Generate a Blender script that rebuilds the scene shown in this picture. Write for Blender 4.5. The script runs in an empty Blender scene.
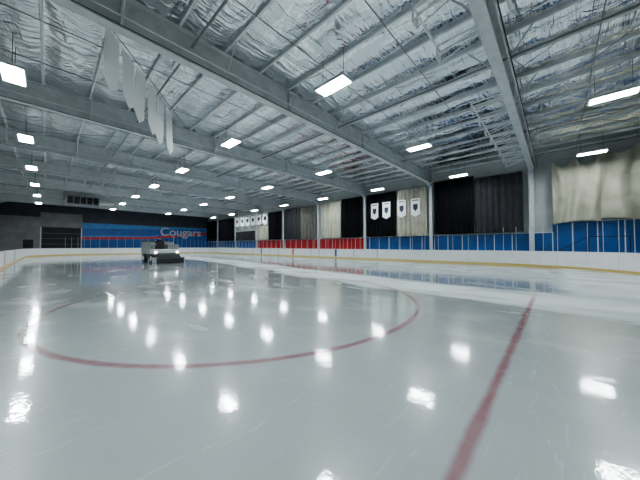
import bpy, math, random
from mathutils import Vector, Matrix
random.seed(4)
S=bpy.context.scene
S.view_settings.view_transform='AgX'
S.view_settings.look='AgX - Medium High Contrast'
S.view_settings.exposure=0.5

# ---------------- materials ----------------
def mat(name,col,rough=.6,metal=0,noise=0,nscale=4,bump=0,bscale=20,emit=None,estr=0,spec=.5):
    m=bpy.data.materials.new(name); m.use_nodes=True
    N=m.node_tree.nodes; L=m.node_tree.links; b=N['Principled BSDF']
    b.inputs['Base Color'].default_value=(*col,1); b.inputs['Roughness'].default_value=rough
    b.inputs['Metallic'].default_value=metal; b.inputs['Specular IOR Level'].default_value=spec
    g=N.new('ShaderNodeNewGeometry')
    if noise:
        n=N.new('ShaderNodeTexNoise'); n.inputs['Scale'].default_value=nscale; n.inputs['Detail'].default_value=5
        L.new(g.outputs['Position'],n.inputs['Vector'])
        r=N.new('ShaderNodeValToRGB')
        r.color_ramp.elements[0].position=.3; r.color_ramp.elements[1].position=.7
        r.color_ramp.elements[0].color=(*[c*(1-noise) for c in col],1)
        r.color_ramp.elements[1].color=(*[min(1,c*(1+noise)) for c in col],1)
        L.new(n.outputs['Fac'],r.inputs['Fac']); L.new(r.outputs['Color'],b.inputs['Base Color'])
    if bump:
        n=N.new('ShaderNodeTexNoise'); n.inputs['Scale'].default_value=bscale; n.inputs['Detail'].default_value=3
        L.new(g.outputs['Position'],n.inputs['Vector'])
        bp=N.new('ShaderNodeBump'); bp.inputs['Strength'].default_value=bump; bp.inputs['Distance'].default_value=.05
        L.new(n.outputs['Fac'],bp.inputs['Height']); L.new(bp.outputs['Normal'],b.inputs['Normal'])
    if emit:
        b.inputs['Emission Color'].default_value=(*emit,1); b.inputs['Emission Strength'].default_value=estr
    return m
M={}
M['steel']=mat('painted_steel_white',(.58,.60,.62),.5,0,.1,3)
M['purlin']=mat('purlin_white',(.75,.77,.79),.45,0,.08,3)
M['pipe']=mat('conduit_grey',(.25,.25,.26),.45)
M['dark']=mat('black_rubber',(.015,.015,.017),.6)
M['cable']=mat('cable_black',(.03,.03,.03),.6)
M['board']=mat('board_white',(.82,.83,.82),.3,0,.05,1.5)
M['kick']=mat('kickplate_yellow',(.62,.47,.16),.4)
M['cap']=mat('cap_rail_white',(.75,.76,.78),.35)
M['postm']=mat('aluminium_post',(.6,.62,.64),.35,.6)
M['blue']=mat('blue_paint',(.02,.10,.33),.45,0,.2,1.2)
M['blue2']=mat('blue_light_paint',(.06,.22,.5),.45,0,.15,1.2)
M['red']=mat('red_paint',(.55,.02,.025),.45,0,.15,1.2)
M['wallw']=mat('wall_offwhite',(.5,.52,.52),.6,0,.1,1,.2,4)
M['wallg']=mat('wall_grey',(.22,.22,.215),.7,0,.15,1)
M['wallk']=mat('wall_dark',(.06,.065,.08),.7,0,.2,1)
M['floor']=mat('concrete',(.3,.3,.29),.8,0,.15,2)
M['cblack']=mat('curtain_black',(.006,.006,.008),.85,0,.2,2,spec=.15)
M['cgrey']=mat('curtain_grey',(.04,.04,.045),.8,0,.2,2,spec=.2)
M['cbeige']=mat('curtain_beige',(.40,.385,.31),.8,0,.18,1.0,.6,2.2)
M['ctaupe']=mat('curtain_taupe',(.14,.13,.115),.8,0,.15,2)
M['banner']=mat('banner_white',(.85,.86,.86),.7)
M['mark']=mat('banner_mark',(.03,.04,.07),.7)
M['white']=mat('resurfacer_white',(.6,.62,.62),.35)
M['tank']=mat('resurfacer_grey',(.22,.24,.24),.4)
M['machine']=mat('resurfacer_dark',(.03,.033,.036),.4)
M['chrome']=mat('galvanised',(.5,.5,.5),.3,.9)
M['skin']=mat('skin',(.5,.28,.2),.5)
M['jacket']=mat('jacket_black',(.015,.015,.02),.8)
M['trouser']=mat('trousers_navy',(.02,.025,.05),.8)
M['hair']=mat('hair_brown',(.04,.025,.015),.7)
M['led']=mat('led_panel',(.9,.9,.9),.5,emit=(.9,.985,1),estr=72)
M['lamp']=mat('headlamp',(.9,.9,.9),.3,emit=(1,.97,.9),estr=6)
M['signtxt']=mat('sign_lettering_silver',(.45,.47,.52),.4)
M['ice_red']=mat('board_red_stripe',(.6,.03,.04),.4)

def glassmat():
    m=bpy.data.materials.new('clear_rink_glass'); m.use_nodes=True
    N=m.node_tree.nodes; L=m.node_tree.links; N.clear()
    o=N.new('ShaderNodeOutputMaterial'); mx=N.new('ShaderNodeMixShader'); t=N.new('ShaderNodeBsdfTransparent'); g=N.new('ShaderNodeBsdfGlossy'); f=N.new('ShaderNodeFresnel')
    t.inputs['Color'].default_value=(.9,.95,.95,1); g.inputs['Roughness'].default_value=.05; f.inputs['IOR'].default_value=1.12
    L.new(f.outputs[0],mx.inputs[0]); L.new(t.outputs[0],mx.inputs[1]); L.new(g.outputs[0],mx.inputs[2]); L.new(mx.outputs[0],o.inputs[0])
    return m
M['glass']=glassmat()

def foil():
    m=bpy.data.materials.new('foil_insulation'); m.use_nodes=True
    N=m.node_tree.nodes; L=m.node_tree.links; b=N['Principled BSDF']
    g=N.new('ShaderNodeNewGeometry')
    def nz(sx,sy,scale,det,dist):
        mp=N.new('ShaderNodeMapping'); mp.inputs['Scale'].default_value=(sx,sy,1)
        L.new(g.outputs['Position'],mp.inputs['Vector'])
        n=N.new('ShaderNodeTexNoise'); n.inputs['Scale'].default_value=scale; n.inputs['Detail'].default_value=det; n.inputs['Distortion'].default_value=dist
        L.new(mp.outputs[0],n.inputs['Vector']); return n.outputs['Fac']
    def mm(op,a,c):
        n=N.new('ShaderNodeMath'); n.operation=op
        for i,v in enumerate((a,c)):
            if isinstance(v,(int,float)): n.inputs[i].default_value=v
            else: L.new(v,n.inputs[i])
        return n.outputs[0]
    a=nz(1.2,.5,.9,3,1.2); c=nz(.4,3,1.0,3,.5)
    rid=mm('ABSOLUTE',mm('SUBTRACT',c,.5),0)
    rid2=mm('ABSOLUTE',mm('SUBTRACT',a,.5),0)
    h=mm('ADD',mm('MULTIPLY',rid,2.0),mm('MULTIPLY',rid2,1.6)); h=mm('ADD',h,mm('MULTIPLY',a,.8))
    bp=N.new('ShaderNodeBump'); bp.inputs['Strength'].default_value=.9; bp.inputs['Distance'].default_value=.08
    L.new(h,bp.inputs['Height']); L.new(bp.outputs[0],b.inputs['Normal'])
    r=N.new('ShaderNodeValToRGB'); r.color_ramp.elements[0].color=(.80,.84,.87,1); r.color_ramp.elements[1].color=(.94,.96,.99,1)
    r.color_ramp.elements[0].position=.35; r.color_ramp.elements[1].position=.65
    L.new(a,r.inputs[0]); L.new(r.outputs[0],b.inputs['Base Color'])
    b.inputs['Metallic'].default_value=.95; b.inputs['Roughness'].default_value=.14
    return m
M['foil']=foil()

# ---------------- mesh builder ----------------
class MB:
    def __init__(s): s.v=[];s.f=[];s.m=[];s.mats=[]
    def mi(s,k):
        if k not in s.mats: s.mats.append(k)
        return s.mats.index(k)
    def box(s,x0,x1,y0,y1,z0,z1,k):
        i=len(s.v); s.v+=[(x,y,z) for z in(z0,z1) for y in(y0,y1) for x in(x0,x1)]
        q=[(0,2,3,1),(4,5,7,6),(0,1,5,4),(2,6,7,3),(0,4,6,2),(1,3,7,5)]
        for a in q: s.f.append(tuple(i+t for t in a)); s.m.append(s.mi(k))
    def prism(s,poly,axis,a0,a1,k):
        i=len(s.v); n=len(poly)
        for a in(a0,a1):
            for p in poly:
                c=[p[0],p[1]]; c.insert(axis,a); s.v.append(tuple(c))
        s.f.append(tuple(i+t for t in range(n))); s.m.append(s.mi(k))
        s.f.append(tuple(i+n+t for t in reversed(range(n)))); s.m.append(s.mi(k))
        for t in range(n):
            u=(t+1)%n; s.f.append((i+t,i+n+t,i+n+u,i+u)); s.m.append(s.mi(k))
    def cyl(s,p0,p1,r,k,n=8,r1=None):
        p0=Vector(p0);p1=Vector(p1); d=(p1-p0).normalized(); u=d.orthogonal().normalized(); w=d.cross(u)
        if r1 is None:r1=r
        i=len(s.v)
        for p,rr in((p0,r),(p1,r1)):
            for t in range(n):
                a=2*math.pi*t/n; s.v.append(tuple(p+(u*math.cos(a)+w*math.sin(a))*rr))
        for t in range(n):
            q=(t+1)%n; s.f.append((i+t,i+q,i+n+q,i+n+t)); s.m.append(s.mi(k))
        s.f.append(tuple(i+t for t in reversed(range(n)))); s.m.append(s.mi(k))
        s.f.append(tuple(i+n+t for t in range(n))); s.m.append(s.mi(k))
    def quad(s,a,b,c,d,k):
        i=len(s.v); s.v+=[tuple(a),tuple(b),tuple(c),tuple(d)]; s.f.append((i,i+1,i+2,i+3)); s.m.append(s.mi(k))
    def obj(s,name,loc=(0,0,0),rot=0,smooth=False,parent=None,bevel=0):
        me=bpy.data.meshes.new(name); me.from_pydata(s.v,[],s.f)
        for k in s.mats: me.materials.append(M[k])
        for p,mm in zip(me.polygons,s.m): p.material_index=mm; p.use_smooth=smooth
        me.update(); o=bpy.data.objects.new(name,me); S.collection.objects.link(o)
        o.location=loc; o.rotation_euler=(0,0,rot)
        if parent: o.parent=parent
        if bevel:
            b=o.modifiers.new('bev','BEVEL'); b.width=bevel; b.segments=2
        return o

# ---------------- dimensions ----------------
X0,X1,Y0,Y1,R=-1.95,24.0,-4.0,58.0,7.0
WX0,WX1,WY0,WY1=-5.2,26.6,-8.5,61.7
ZC=8.9; GB=7.7
def path(off=0,n=14):
    pts=[]; r=R+off
    for cx,cy,a0 in((X1-R,Y0+R,-90),(X1-R,Y1-R,0),(X0+R,Y1-R,90),(X0+R,Y0+R,180)):
        for i in range(n+1):
            a=math.radians(a0+90*i/n); pts.append((cx+r*math.cos(a),cy+r*math.sin(a)))
    return pts
def dense(off=0,step=1.2):
    p=path(off); out=[]
    for i in range(len(p)):
        a=Vector(p[i]);b=Vector(p[(i+1)%len(p)]); L=(b-a).length; k=max(1,round(L/step))
        for j in range(k): out.append(tuple(a+(b-a)*j/k))
    return out

# ---------------- ice ----------------
def ice():
    m=bpy.data.materials.new('wet_ice'); m.use_nodes=True
    N=m.node_tree.nodes; L=m.node_tree.links; b=N['Principled BSDF']
    g=N.new('ShaderNodeNewGeometry'); sp=N.new('ShaderNodeSeparateXYZ'); L.new(g.outputs['Position'],sp.inputs[0])
    X,Y=sp.outputs[0],sp.outputs[1]
    def ma(op,a,c=None,cl=False,d=None):
        n=N.new('ShaderNodeMath'); n.operation=op; n.use_clamp=cl
        for i,v in enumerate((a,c,d)):
            if v is None: continue
            if isinstance(v,(int,float)): n.inputs[i].default_value=v
            else: L.new(v,n.inputs[i])
        return n.outputs[0]
    def ss(x,e0,e1):
        n=N.new('ShaderNodeMapRange'); n.interpolation_type='SMOOTHSTEP'
        L.new(x,n.inputs['Value']); n.inputs['From Min'].default_value=e0; n.inputs['From Max'].default_value=e1
        n.inputs['To Min'].default_value=0; n.inputs['To Max'].default_value=1
        return n.outputs[0]
    def noise(scale,det=4,sx=1,sy=1,dist=0):
        mp=N.new('ShaderNodeMapping'); mp.inputs['Scale'].default_value=(sx,sy,1); L.new(g.outputs['Position'],mp.inputs['Vector'])
        n=N.new('ShaderNodeTexNoise'); n.inputs['Scale'].default_value=scale; n.inputs['Detail'].default_value=det; n.inputs['Distortion'].default_value=dist
        L.new(mp.outputs[0],n.inputs['Vector']); return n.outputs['Fac']
    wob=ma('MULTIPLY',ma('SUBTRACT',noise(3,4),.5),.05)
    def band(dist,half,soft=.035):
        return ma('SUBTRACT',1,ss(ma('ADD',ma('ABSOLUTE',dist),wob),half-soft,half+soft))
    def ring(cx,cy,r,half):
        dx=ma('SUBTRACT',X,cx);dy=ma('SUBTRACT',Y,cy)
        d=ma('SQRT',ma('ADD',ma('MULTIPLY',dx,dx),ma('MULTIPLY',dy,dy)))
        return band(ma('SUBTRACT',d,r),half)
    def mixc(fac,a,bc):
        n=N.new('ShaderNodeMix'); n.data_type='RGBA'; L.new(fac,n.inputs[0])
        if isinstance(a,tuple): n.inputs[6].default_value=(*a,1)
        else: L.new(a,n.inputs[6])
        if isinstance(bc,tuple): n.inputs[7].default_value=(*bc,1)
        else: L.new(bc,n.inputs[7])
        return n.outputs[2]
    ew=ma('MULTIPLY',ma('SUBTRACT',noise(.5,4,1,.35),.5),2.5)
    xx=ma('ADD',X,ew)
    xs=ma('SUBTRACT',xx,ma('MULTIPLY',ss(Y,0,32),3.0))
    d1=ma('MULTIPLY',ss(xs,7.6,8.3),ma('SUBTRACT',1,ss(xs,10.2,11.0)))
    d2=ma('MULTIPLY',ma('MULTIPLY',ss(xx,17.2,17.6),ma('SUBTRACT',1,ss(xx,18.2,18.8))),.5)
    yw=ma('ADD',Y,ma('MULTIPLY',ew,.4))
    d3=ma('MULTIPLY',ma('MULTIPLY',ss(xx,8.6,10.5),ma('SUBTRACT',1,ss(yw,-.5,.4))),.85)
    dry=ma('MAXIMUM',ma('MAXIMUM',d1,d2),d3)
    # uneven frost inside the dry lanes
    dry=ma('MULTIPLY',dry,ma('ADD',.55,ma('MULTIPLY',ss(noise(.9,6,1,.5,.5),.35,.6),.45)))
    big=noise(.35,4); mid=noise(2.2,5)
    c=mixc(big,(.37,.405,.405),(.46,.50,.50))
    c=mixc(ma('MULTIPLY',mid,.2),c,(.58,.62,.62))
    sc=ma('MULTIPLY',ss(noise(9,6,.25,1.6,1.2),.60,.72),.25)
    c=mixc(sc,c,(.72,.76,.77))
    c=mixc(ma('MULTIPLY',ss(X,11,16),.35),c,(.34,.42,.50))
    c=mixc(ma('MULTIPLY',dry,.8),c,(.72,.76,.77))
    red=ma('MAXIMUM',ma('MULTIPLY',ring(4.31,6.65,4.55,.055),.68),ma('MULTIPLY',ring(17.7,6.65,4.55,.05),.5))
    for cc in((4.31,48.5),(17.7,48.5),(11.0,27.6)): red=ma('MAXIMUM',red,ma('MULTIPLY',ring(*cc,4.55,.05),.4))
    gl=ma('MULTIPLY',band(ma('SUBTRACT',Y,.5),.048),ma('SUBTRACT',.68,ma('MULTIPLY',ss(X,8.5,10.5),.58)))
    red=ma('MAXIMUM',red,gl)
    red=ma('MAXIMUM',red,ma('MULTIPLY',band(ma('SUBTRACT',Y,54.7),.06),.5))
    red=ma('MAXIMUM',red,ma('MULTIPLY',band(ma('SUBTRACT',Y,27.6),.15),.4))
    red=ma('MULTIPLY',red,ma('ADD',.72,ma('MULTIPLY',noise(5,5),.5)))
    c=mixc(red,c,(.26,.035,.06))
    bl=ma('MAXIMUM',band(ma('SUBTRACT',Y,19.7),.15),band(ma('SUBTRACT',Y,35.5),.15))
    c=mixc(ma('MULTIPLY',bl,.35),c,(.08,.15,.4))
    L.new(c,b.inputs['Base Color'])
    streak=noise(1.2,4,1,.25)
    ro=ma('ADD',.14,ma('MULTIPLY',streak,.2)); ro=ma('ADD',ro,ma('MULTIPLY',dry,.35))
    L.new(ro,b.inputs['Roughness']); b.inputs['IOR'].default_value=1.31
    b.inputs['Specular IOR Level'].default_value=.4
    b.inputs['Coat IOR'].default_value=1.52
    patch=ss(noise(1.1,5,1,.6),.5,.66)
    cw=ma('MULTIPLY',ma('SUBTRACT',1,ma('MULTIPLY',dry,.9)),ma('SUBTRACT',1,ma('MULTIPLY',patch,.5))); L.new(cw,b.inputs['Coat Weight'])
    cr=ma('ADD',.012,ma('MULTIPLY',patch,.08)); L.new(cr,b.inputs['Coat Roughness'])
    hh=ma('ADD',noise(9,3),ma('MULTIPLY',noise(34,3),.3))
    bp=N.new('ShaderNodeBump'); bp.inputs['Strength'].default_value=.22; bp.inputs['Distance'].default_value=.006
    L.new(hh,bp.inputs['Height']); L.new(bp.outputs[0],b.inputs['Coat Normal'])
    bp2=N.new('ShaderNodeBump'); bp2.inputs['Strength'].default_value=.12; bp2.inputs['Distance'].default_value=.01
    L.new(noise(6,4),bp2.inputs['Height']); L.new(bp2.outputs[0],b.inputs['Normal'])
    return m
M['ice']=ice()
b=MB(); pp=path(.02); b.v=[(x,y,0) for x,y in pp]; b.f=[tuple(range(len(pp)))]; b.m=[b.mi('ice')]; b.obj('ice_sheet')
b=MB(); b.box(WX0,WX1,WY0,WY1,-.25,-.02,'floor'); b.obj('floor')

# ---------------- boards + glass ----------------
def dens_fix(off):
    base=dense(0); out=[]
    n=len(base)
    for i in range(n):
        p=Vector(base[i]); t=(Vector(base[(i+1)%n])-Vector(base[i-1])).normalized(); out.append(tuple(p+Vector((t.y,-t.x))*off))
    return out
def sweep(b,o0,o1,z0,z1,k):
    P0=dens_fix(o0);P1=dens_fix(o1); n=len(P0)
    for i in range(n):
        j=(i+1)%n
        a,c=P0[i],P0[j]; d,e=P1[i],P1[j]
        b.quad((*a,z0),(*c,z0),(*c,z1),(*a,z1),k); b.quad((*d,z0),(*e,z0),(*e,z1),(*d,z1),k)
        b.quad((*a,z1),(*c,z1),(*e,z1),(*d,z1),k); b.quad((*a,z0),(*c,z0),(*e,z0),(*d,z0),k)
b=MB()
sweep(b,0,.12,0,1.07,'board'); sweep(b,-.015,.0,0.0,.15,'kick'); sweep(b,-.02,.16,1.07,1.11,'cap')
P=dens_fix(-.004)
for i in range(0,len(P),2):
    x,y=P[i]; b.cyl((x,y,.18),(x,y,1.07),.006,'postm',6)
for y,k,w in((27.6,'ice_red',.15),(19.7,'blue',.15),(35.5,'blue',.15)):
    for x in(X0-.0,X1-.012): b.box(x,x+.012,y-w,y+w,.18,1.07,k)
for y in(14,17,22.5,24,31,33,38,41):
    b.box(X1-.02,X1-.002,y-.02,y+.02,.18,1.07,'dark')
b.obj('rink_boards')
b=MB(); P=dens_fix(.06); n=len(P)
for i in range(n):
    j=(i+1)%n; a,c=P[i],P[j]
    if a[0]<1.5: continue
    top=2.9 if (a[1]<3 or a[1]>50) else 2.45
    b.cyl((*a,1.11),(*a,top),.016,'postm',6)
    b.quad((*a,1.11),(*c,1.11),(*c,top-.03),(*a,top-.03),'glass')
b.obj('rink_glass')

# ---------------- shell ----------------
b=MB(); b.box(WX1,WX1+.2,WY0,WY1,-.02,ZC+.1,'wallw'); b.obj('wall_right')
b=MB(); b.box(WX0-.2,WX0,WY0,WY1,-.02,ZC+.1,'wallg'); b.obj('wall_left')
b=MB(); b.box(WX0,WX1,WY0-.2,WY0,-.02,ZC+.1,'wallg'); b.obj('wall_back')
b=MB(); b.box(WX0,WX1,WY1,WY1+.2,-.02,ZC+.1,'wallk'); b.obj('wall_far')
b=MB()
b.box(4.2,WX1-.05,WY1-.06,WY1-.005,0,5.6,'blue')
b.prism([(4.2,2.6),(14,2.9),(26.5,4.2),(26.5,4.7),(14,3.3),(4.2,3.05)],1,WY1-.075,WY1-.062,'ice_red')
b.prism([(4.2,3.1),(14,3.4),(26.5,4.8),(26.5,5.0),(14,3.55),(4.2,3.3)],1,WY1-.075,WY1-.062,'blue2')
b.prism([(4.2,4.6),(26.5,5.3),(26.5,5.6),(4.2,5.6)],1,WY1-.075,WY1-.062,'blue2')
b.obj('trim_1')
b=MB(); b.box(WX0+.01,-.8,WY1-.3,WY1-.01,0,6.2,'wallg'); b.box(-.8,4.2,WY1-.3,WY1-.01,4.6,7.0,'wallg')
b.box(-.7,4.1,WY1-.2,WY1-.02,0,4.6,'dark')
for z in(.9,1.8,2.7,3.6): b.box(-.7,4.1,WY1-.22,WY1-.2,z-.02,z+.02,'pipe')
b.box(-.8,-.65,WY1-.32,WY1-.01,0,4.6,'steel'); b.box(4.05,4.2,WY1-.32,WY1-.01,0,4.6,'steel')
b.obj('door_1')
b=MB(); yw=WY1-.3
b.box(-2.6,-1.5,yw-.03,yw-.005,0,2.5,'dark'); b.box(-2.7,-2.6,yw-.05,yw-.005,0,2.6,'pipe'); b.box(-1.5,-1.4,yw-.05,yw-.005,0,2.6,'pipe'); b.box(-2.7,-1.4,yw-.05,yw-.005,2.5,2.6,'pipe'); b.cyl((-1.65,yw-.08,1.1),(-1.65,yw-.03,1.1),.05,'chrome')
b.obj('door_2')
b=MB()
def wains(y0,y1,h,k):
    b.box(WX1-.1,WX1-.005,y0,y1,0,h,k)
    y=y0
    while y<y1-.3:
        b.box(WX1-.115,WX1-.1,y-.03,y+.03,.1,h,'cap'); y+=1.25
    b.box(WX1-.13,WX1-.1,y0,y1,h-.06,h,'cap')
wains(-8.4,.2,3.3,'blue'); wains(.2,17.3,2.55,'blue'); wains(17.3,41,2.5,'red'); wains(41,61.5,2.5,'blue')
b.obj('trim_2')

# ceiling with sagging insulation between purlins
PUR=[WX0+.3+1.56*i for i in range(21)]
b=MB(); nx=8
xs=[]
for i in range(-1,len(PUR)):
    a=PUR[i] if i>=0 else WX0; c=PUR[i+1] if i+1<len(PUR) else WX1
    if c-a<.1: continue
    for j in range(nx): xs.append((a+(c-a)*j/nx, math.sin(math.pi*j/nx)*.14))
xs.append((WX1,0))
NY=90
ys=[WY0+(WY1-WY0)*j/NY for j in range(NY+1)]
for y in ys:
    for x,s in xs: b.v.append((x,y,ZC-.04-s*(.5+.9*random.random())))
w=len(xs)
for j in range(NY):
    for i in range(w-1):
        b.f.append((j*w+i,(j+1)*w+i,(j+1)*w+i+1,j*w+i+1)); b.m.append(b.mi('foil'))
b.obj('ceiling',smooth=True)
b=MB()
for x in PUR:
    b.box(x-.012,x+.012,WY0,WY1,ZC-.16,ZC,'purlin'); b.box(x-.06,x+.012,WY0,WY1,ZC-.165,ZC-.155,'purlin')
b.obj('roof_purlins')
FR=[1.4+7.75*k for k in range(-1,8)]
for gi,y in enumerate(FR):
    b=MB()
    b.box(WX0+.1,WX1-.1,y-.17,y+.17,GB,GB+.03,'steel'); b.box(WX0+.1,WX1-.1,y-.17,y+.17,ZC-.2,ZC-.172,'steel')
    b.box(WX0+.1,WX1-.1,y-.01,y+.01,GB+.03,ZC-.2,'steel')
    for i,x in enumerate(PUR):
        if i%4==0: b.box(x-.01,x+.01,y-.15,y+.15,GB+.03,ZC-.2,'steel')
        if i%2==0:
            for s in(-1,1):
                b.cyl((x,y+s*.15,GB+.04),(x,y+s*.95,ZC-.16),.028,'steel',6)
    for xw,s in((WX1-.02,-1),(WX0+.02,1)):
        x2=xw+s*.42
        b.prism([(xw,0),(x2,0),(x2+s*.1,GB-.3),(x2+s*.9,GB),(xw,GB)],1,y-.012,y+.012,'steel')
        b.box(min(xw,xw+s*.03),max(xw,xw+s*.03),y-.15,y+.15,0,GB,'steel')
        b.prism([(x2,0),(x2+s*.03,0),(x2+s*.13,GB-.3),(x2+s*.1,GB-.3)],1,y-.15,y+.15,'steel')
        b.prism([(x2+s*.1,GB-.3),(x2+s*.13,GB-.33),(x2+s*.96,GB-.02),(x2+s*.9,GB)],1,y-.15,y+.15,'steel')
    b.obj('roof_girder')
# tubular brackets hanging off the near girder
b=MB(); yg=1.4
def ladder(xa,xb,n):
    for i in range(n):
        x=xa+(xb-xa)*i/(n-1)
        for dx in(0,.3):
            b.cyl((x+dx,yg+.12,GB+.02),(x+dx,yg+1.25,GB+.02),.03,'purlin',8)
            b.cyl((x+dx,yg+1.25,GB+.02),(x+dx,yg+1.25,GB-.35),.03,'purlin',8)
            b.cyl((x+dx,yg+1.25,GB-.35),(x+dx,yg+.12,GB-.02),.024,'purlin',8)
        b.cyl((x,yg+1.25,GB-.35),(x+.3,yg+1.25,GB-.35),.03,'purlin',8)
    b.cyl((xa,yg+1.25,GB+.02),(xb+.3,yg+1.25,GB+.02),.035,'purlin',8)
ladder(12.6,23.0,8); ladder(6.4,8.2,2)
b.obj('hanging_bracket_rack')
b=MB()
for x in(3.3,11.4,19.5): b.cyl((x,WY0+.1,8.35),(x,WY1-.1,8.35),.04,'pipe',8)
for y in FR: 
    for dy in(2.5,5.2):
        if y+dy<WY1: b.cyl((WX0+.1,y+dy,8.5),(25.6,y+dy,8.5),.018,'pipe',6)
    b.cyl((WX0+.1,y-.3,7.95),(25.6,y-.3,7.95),.022,'purlin',6)
    b.cyl((WX0+.1,y-.42,7.6),(25.6,y-.42,7.55),.014,'cable',6)
b.obj('sprinkler_pipes')
b=MB()
for k in(0,3,6):
    ya,yb=FR[k]+.2,FR[k+1]-.2
    for i in range(0,3):
        xa,xb=PUR[2+6*i],PUR[8+6*i]
        b.cyl((xa,ya,8.55),(xb,yb,8.55),.014,'pipe',6); b.cyl((xb,ya,8.55),(xa,yb,8.55),.014,'pipe',6)
b.obj('roof_bracing_rods')

# lights
lm=MB(); lm.box(-.25,.25,-.62,.62,-.02,.0,'led'); lm.box(-.3,.3,-.68,.68,.0,.09,'steel')
for s in(-1,1):
    lm.box(-.3*1.0 if s<0 else .27,-.27 if s<0 else .3,-.68,.68,-.03,0,'steel')
    lm.cyl((0,s*.5,.09),(0,s*.5,1.25),.008,'cable',5)
lm.box(-.1,.1,-.2,.2,.09,.16,'pipe')
first=None
for x in(-.9,7.15,15.2,23.6):
    for k in range(-1,8):
        y=6.0+7.75*k
        if y>60: continue
        if first is None: first=lm.obj('high_bay_light',(x,y,7.42)); 
        else:
            o=bpy.data.objects.new('high_bay_light',first.data); o.location=(x,y,7.42); S.collection.objects.link(o)

# ---------------- curtains ----------------
def curtain(y0,y1,z0,z1,k,amp=.07,fold=.45,scal=0,nsc=1,name='wall_curtain'):
    b=MB(); ny=max(8,int((y1-y0)/.06)); nz=22 if scal else 8; ph=random.random()*6
    for j in range(nz+1):
        for i in range(ny+1):
            y=y0+(y1-y0)*i/ny; t=j/nz
            sag=abs(math.sin(math.pi*nsc*i/ny))
            zt=z1-scal*sag; z=z0+(zt-z0)*t
            if scal: z+=(1-t)*.12*math.sin(y*1.7+ph)
            x=26.0-amp*math.sin(2*math.pi*y/fold+ph+.6*math.sin(y*1.3)+(1.2*math.sin(t*4+y) if scal else 0))*(1-.35*t)-.04*math.sin(y*3.1+t*3)
            if scal:   # swagged folds hanging between the tie points
                x-=.13*abs(math.sin(10*t+3.2*sag))*(.3+.7*sag)*t
            b.v.append((x,y,z))
    for j in range(nz):
        for i in range(ny):
            q=j*(ny+1)+i; b.f.append((q,q+1,q+ny+2,q+ny+1)); b.m.append(b.mi(k))
    b.cyl((26.0,y0,z1+.05),(26.0,y1,z1+.05),.03,'pipe',8)
    return b.obj(name,smooth=True)
c=curtain
c(-8.4,-2.2,3.3,8.5,'cbeige',.15,1.2,.8,3); c(-2.3,.15,3.2,7.85,'cbeige',.14,.9,.6,2)
c(1.9,5.3,2.6,7.5,'cgrey'); c(5.35,8.8,2.6,7.75,'cblack')
c(9.5,12.7,2.55,7.5,'cbeige'); c(12.8,16.6,2.55,7.5,'cblack')
c(17.2,20.4,2.55,7.5,'cblack'); c(20.5,24.0,2.55,7.4,'cbeige')
c(24.9,28.2,2.55,7.3,'ctaupe'); c(28.3,32.1,2.55,7.3,'cgrey')
c(32.7,36.3,2.55,7.2,'cblack'); c(36.4,39.8,2.55,5.0,'cbeige'); c(40.4,47.6,2.55,4.3,'cgrey'); c(48.2,55.3,2.55,7.2,'cblack'); c(56,61,2.55,7.2,'cblack')

def wbanner(y,z0,z1,w,x=25.85):
    b=MB(); h=w/2
    b.prism([(y-h,z1),(y+h,z1),(y+h,z0+.25),(y,z0),(y-h,z0+.25)],0,x,x+.015,'banner')
    zc=(z0+z1)/2
    b.prism([(y-.25*w,zc+.35),(y+.25*w,zc+.35),(y+.25*w,zc-.1),(y,zc-.4),(y-.25*w,zc-.1)],0,x-.008,x,'mark')
    b.box(x-.008,x,y-.35*w,y+.35*w,z1-.25,z1-.15,'mark')
    b.cyl((x,y-h-.05,z1),(x,y+h+.05,z1),.02,'pipe',6)
    b.obj('championship_banner')
for y in(15.4,13.9,12.1,10.6): wbanner(y,4.5,6.4,.95)
for i in range(6): wbanner(37.2+1.9*i,5.2,7.3,1.5)

# hanging pennants strung on a rope
b=MB(); pa=Vector((1.05,9.75,8.1)); pb=Vector((4.1,13.7,7.9))
b.cyl(pa+Vector((-1.2,-1.5,.2)),pb+Vector((1.5,1.9,.2)),.012,'cable',5)
n=6; d=(pb-pa)/n
for i in range(n):
    a=pa+d*(i+.06); e=pa+d*(i+.9); q=.05*(1 if i%2 else -1); off=Vector((d.y,-d.x,0)).normalized()*q
    L=1.65+.06*i
    for off2 in(off,off+Vector((.01,0,0))):
        k=len(b.v)
        b.v+=[tuple(a),tuple(e),tuple(e+off2-Vector((0,0,L*.93))),tuple((a+e)/2+off2-Vector((0,0,L*1.08))),tuple(a+off2-Vector((0,0,L*.9)))]
        b.f.append(tuple(k+t for t in range(5))); b.m.append(b.mi('banner'))
b.obj('hanging_pennants')

cu=bpy.data.curves.new('team_sign','FONT'); cu.body='Cougars'; cu.size=2.5; cu.extrude=.04; cu.offset=.03
cu.materials.append(M['signtxt']); o=bpy.data.objects.new('team_sign',cu); S.collection.objects.link(o)
o.location=(16.3,WY1-.14,3.7); o.rotation_euler=(math.pi/2,0,0)

b=MB(); b.box(-1.6,1.6,-.8,.8,0,1.1,'pipe')
for i in range(5): b.box(-1.5+.62*i,-1.0+.62*i,-.84,-.8,.12,.98,'dark')
for x in(-1.4,1.4): b.cyl((x,0,1.1),(x,0,1.75),.03,'steel',6)
b.cyl((1.6,0,.55),(3.2,0,.55),.3,'chrome',14)
b.obj('suspended_heater',(3.2,46.5,6.9),bevel=.02)

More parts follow.
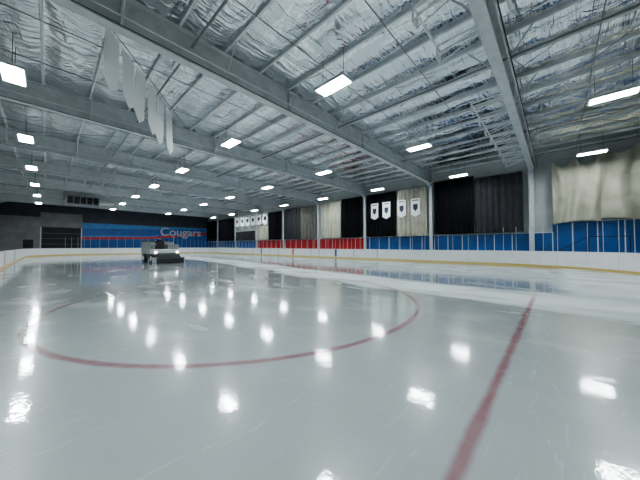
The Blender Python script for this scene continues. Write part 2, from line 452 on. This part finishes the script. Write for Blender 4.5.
def bench(y0,y1,name):
    b=MB(); b.box(25.2,25.55,y0,y1,.42,.47,'blue2')
    y=y0+.2
    while y<y1: b.box(25.25,25.5,y,y+.06,-.02,.42,'pipe'); y+=1.6
    b.box(25.6,25.63,y0,y1,.6,.95,'red'); 
    b.obj(name)
bench(18,25.5,'player_bench'); bench(29,36.5,'player_bench'); bench(26,28,'penalty_bench')
b=MB()
for i in range(4): b.box(25.0,25.9,-.2-.35*i-.35,-.2-.35*i,.22*i+.18,.22*i+.24,'pipe')
for y0_,z0_ in((-.2,0),(-1.6,.9)):
    b.cyl((25.0,y0_,-.02),(25.0,y0_,z0_+1.2),.025,'dark',6)
b.cyl((25.0,-.2,1.2),(25.0,-1.6,2.1),.025,'dark',6); b.cyl((25.0,-1.6,2.1),(25.0,-3.4,2.1),.025,'dark',6); b.cyl((25.0,-3.4,-.02),(25.0,-3.4,2.1),.025,'dark',6)
b.box(25.0,26.0,-3.4,-1.6,.9,.96,'pipe'); b.cyl((25.9,-1.7,-.02),(25.9,-1.7,.9),.03,'pipe',6); b.cyl((25.9,-3.3,-.02),(25.9,-3.3,.9),.03,'pipe',6)
b.obj('metal_steps')

# ---------------- ice resurfacer ----------------
E=bpy.data.objects.new('ice_resurfacer',None); S.collection.objects.link(E)
b=MB()
b.box(-.95,.95,-1.2,2.0,.35,.75,'machine')
b.prism([(-.1,.75),(2.05,.75),(2.15,1.1),(1.9,1.8),(-.1,1.8)],0,-1.0,1.0,'tank')
b.prism([(-.05,1.8),(1.8,1.8),(1.7,1.9),(0,1.9)],0,-.95,.95,'machine')
b.box(-1.0,1.0,-1.15,-.12,.75,1.2,'white')
b.box(.05,1.0,-1.15,-.12,1.2,1.6,'tank'); b.obj('body',parent=E,bevel=.04)
b=MB()
b.box(-1.1,1.1,-2.0,-1.25,.08,.42,'machine'); b.box(-1.15,-1.08,-2.05,-1.2,.02,.5,'chrome'); b.box(1.08,1.15,-2.05,-1.2,.02,.5,'chrome')
b.prism([(-1.9,.42),(-1.3,.42),(-1.3,.85),(-1.6,.7)],0,-.9,.9,'machine')
b.box(-1.05,1.05,-2.12,-2.0,.01,.12,'dark')
for x in(-.6,.6): b.cyl((x,-1.2,.9),(x,-1.7,.45),.04,'chrome',8)
b.obj('conditioner',parent=E,bevel=.02)
b=MB()
for x in(-1,1):
    for y in(-.65,1.3):
        b.cyl((x*.78,y,.4),(x*1.06,y,.4),.40,'dark',22); b.cyl((x*1.06,y,.4),(x*1.08,y,.4),.2,'white',16); b.cyl((x*1.08,y,.4),(x*1.1,y,.4),.07,'chrome',10)
b.obj('wheels',parent=E)
b=MB()
b.box(-.75,-.2,-1.1,-.6,1.2,1.47,'dark'); b.prism([(-1.12,1.45),(-1.02,1.45),(-1.1,1.85),(-1.18,1.85)],0,-.75,-.2,'dark')
b.cyl((-.47,-.2,1.2),(-.47,-.42,1.77),.03,'dark',8)
for i in range(14):
    a,a2=2*math.pi*i/14,2*math.pi*(i+1)/14
    f=lambda t:(-.47+.19*math.cos(t),-.42-.17*math.sin(t)*.5,1.78+.17*math.sin(t)*.6)
    b.cyl(f(a),f(a2),.016,'dark',6)
b.cyl((-.98,-1.1,1.15),(-.98,-1.1,1.6),.02,'chrome',6);b.cyl((-.98,-.2,1.15),(-.98,-.2,1.6),.02,'chrome',6);b.cyl((-.98,-1.1,1.6),(-.98,-.2,1.6),.02,'chrome',6)
for x in(-.85,.85): b.box(x-.08,x+.08,-1.18,-1.15,.85,1.0,'lamp'); b.cyl((x,2.08,1.0),(x,2.2,1.0),.09,'lamp',12)
b.cyl((.9,-.2,1.6),(.9,-.2,2.2),.02,'chrome',6); b.cyl((.9,-.2,2.2),(.9,-.2,2.32),.06,'kick',10)
b.obj('controls',parent=E)
E.location=(7.1,26.2,0.0); E.rotation_euler=(0,0,math.radians(4))

def skinned(name,V,Ed,rad,material,parent,root=0,sub=2):
    me=bpy.data.meshes.new(name); me.from_pydata(V,Ed,[]); o=bpy.data.objects.new(name,me); S.collection.objects.link(o)
    s=o.modifiers.new('sk','SKIN'); s.use_smooth_shade=True
    for i,r in enumerate(rad):
        me.skin_vertices[0].data[i].radius=(r,r); me.skin_vertices[0].data[i].use_root=(i==root)
    u=o.modifiers.new('ss','SUBSURF'); u.levels=sub;u.render_levels=sub
    me.materials.append(M[material]); o.parent=parent; return o
D=bpy.data.objects.new('resurfacer_driver',None); S.collection.objects.link(D)
V=[(0,0,.12),(0,-.02,.3),(0,0,.5),(0,.01,.6),
   (-.19,0,.53),(-.25,.14,.3),(-.16,.36,.36),(.19,0,.53),(.25,.14,.3),(.16,.36,.36)]
skinned('jacket',V,[(0,1),(1,2),(2,3),(2,4),(4,5),(5,6),(2,7),(7,8),(8,9)],[.16,.15,.15,.07,.08,.06,.045,.08,.06,.045],'jacket',D)
V=[(0,0,.1),(-.1,.05,.09),(-.13,.42,.12),(-.13,.5,-.12),(.1,.05,.09),(.13,.42,.12),(.13,.5,-.12)]
skinned('trousers',V,[(0,1),(1,2),(2,3),(0,4),(4,5),(5,6)],[.14,.1,.075,.055,.1,.075,.055],'trouser',D)
V=[(0,.01,.6),(0,.02,.68),(0,.03,.76),(0,.03,.84),(0,.13,.75)]
skinned('head',V,[(0,1),(1,2),(2,3),(2,4)],[.05,.07,.095,.08,.018],'skin',D)
V=[(0,-.01,.74),(0,-.01,.82),(0,.03,.89)]
skinned('hair',V,[(0,1),(1,2)],[.08,.1,.075],'hair',D)
for s in(-1,1):
    V=[(s*.16,.38,.36),(s*.15,.44,.37),(s*.14,.48,.35)]
    skinned('hand',V,[(0,1),(1,2)],[.03,.035,.02],'skin',D)
b=MB()
for s in(-1,1): b.box(s*.13-.05,s*.13+.05,.44,.7,-.22,-.12,'dark')
b.obj('boots',parent=D,bevel=.02)
D.location=Matrix.Rotation(math.radians(4),3,'Z')@Vector((-.47,-.88,1.42))+E.location; D.rotation_euler=E.rotation_euler

# ---------------- camera ----------------
cd=bpy.data.cameras.new('camera'); cam=bpy.data.objects.new('camera',cd); S.collection.objects.link(cam); S.camera=cam
cd.sensor_width=36; cd.lens=254/640*36; cd.clip_start=.02; cd.clip_end=300
cam.location=(0,0,1.47)
cam.rotation_euler=(math.radians(90+1.35),0,-math.radians(47.06))
w=bpy.data.worlds.new('world'); S.world=w; w.use_nodes=True; w.node_tree.nodes['Background'].inputs[0].default_value=(.5,.55,.6,1); w.node_tree.nodes['Background'].inputs[1].default_value=.2
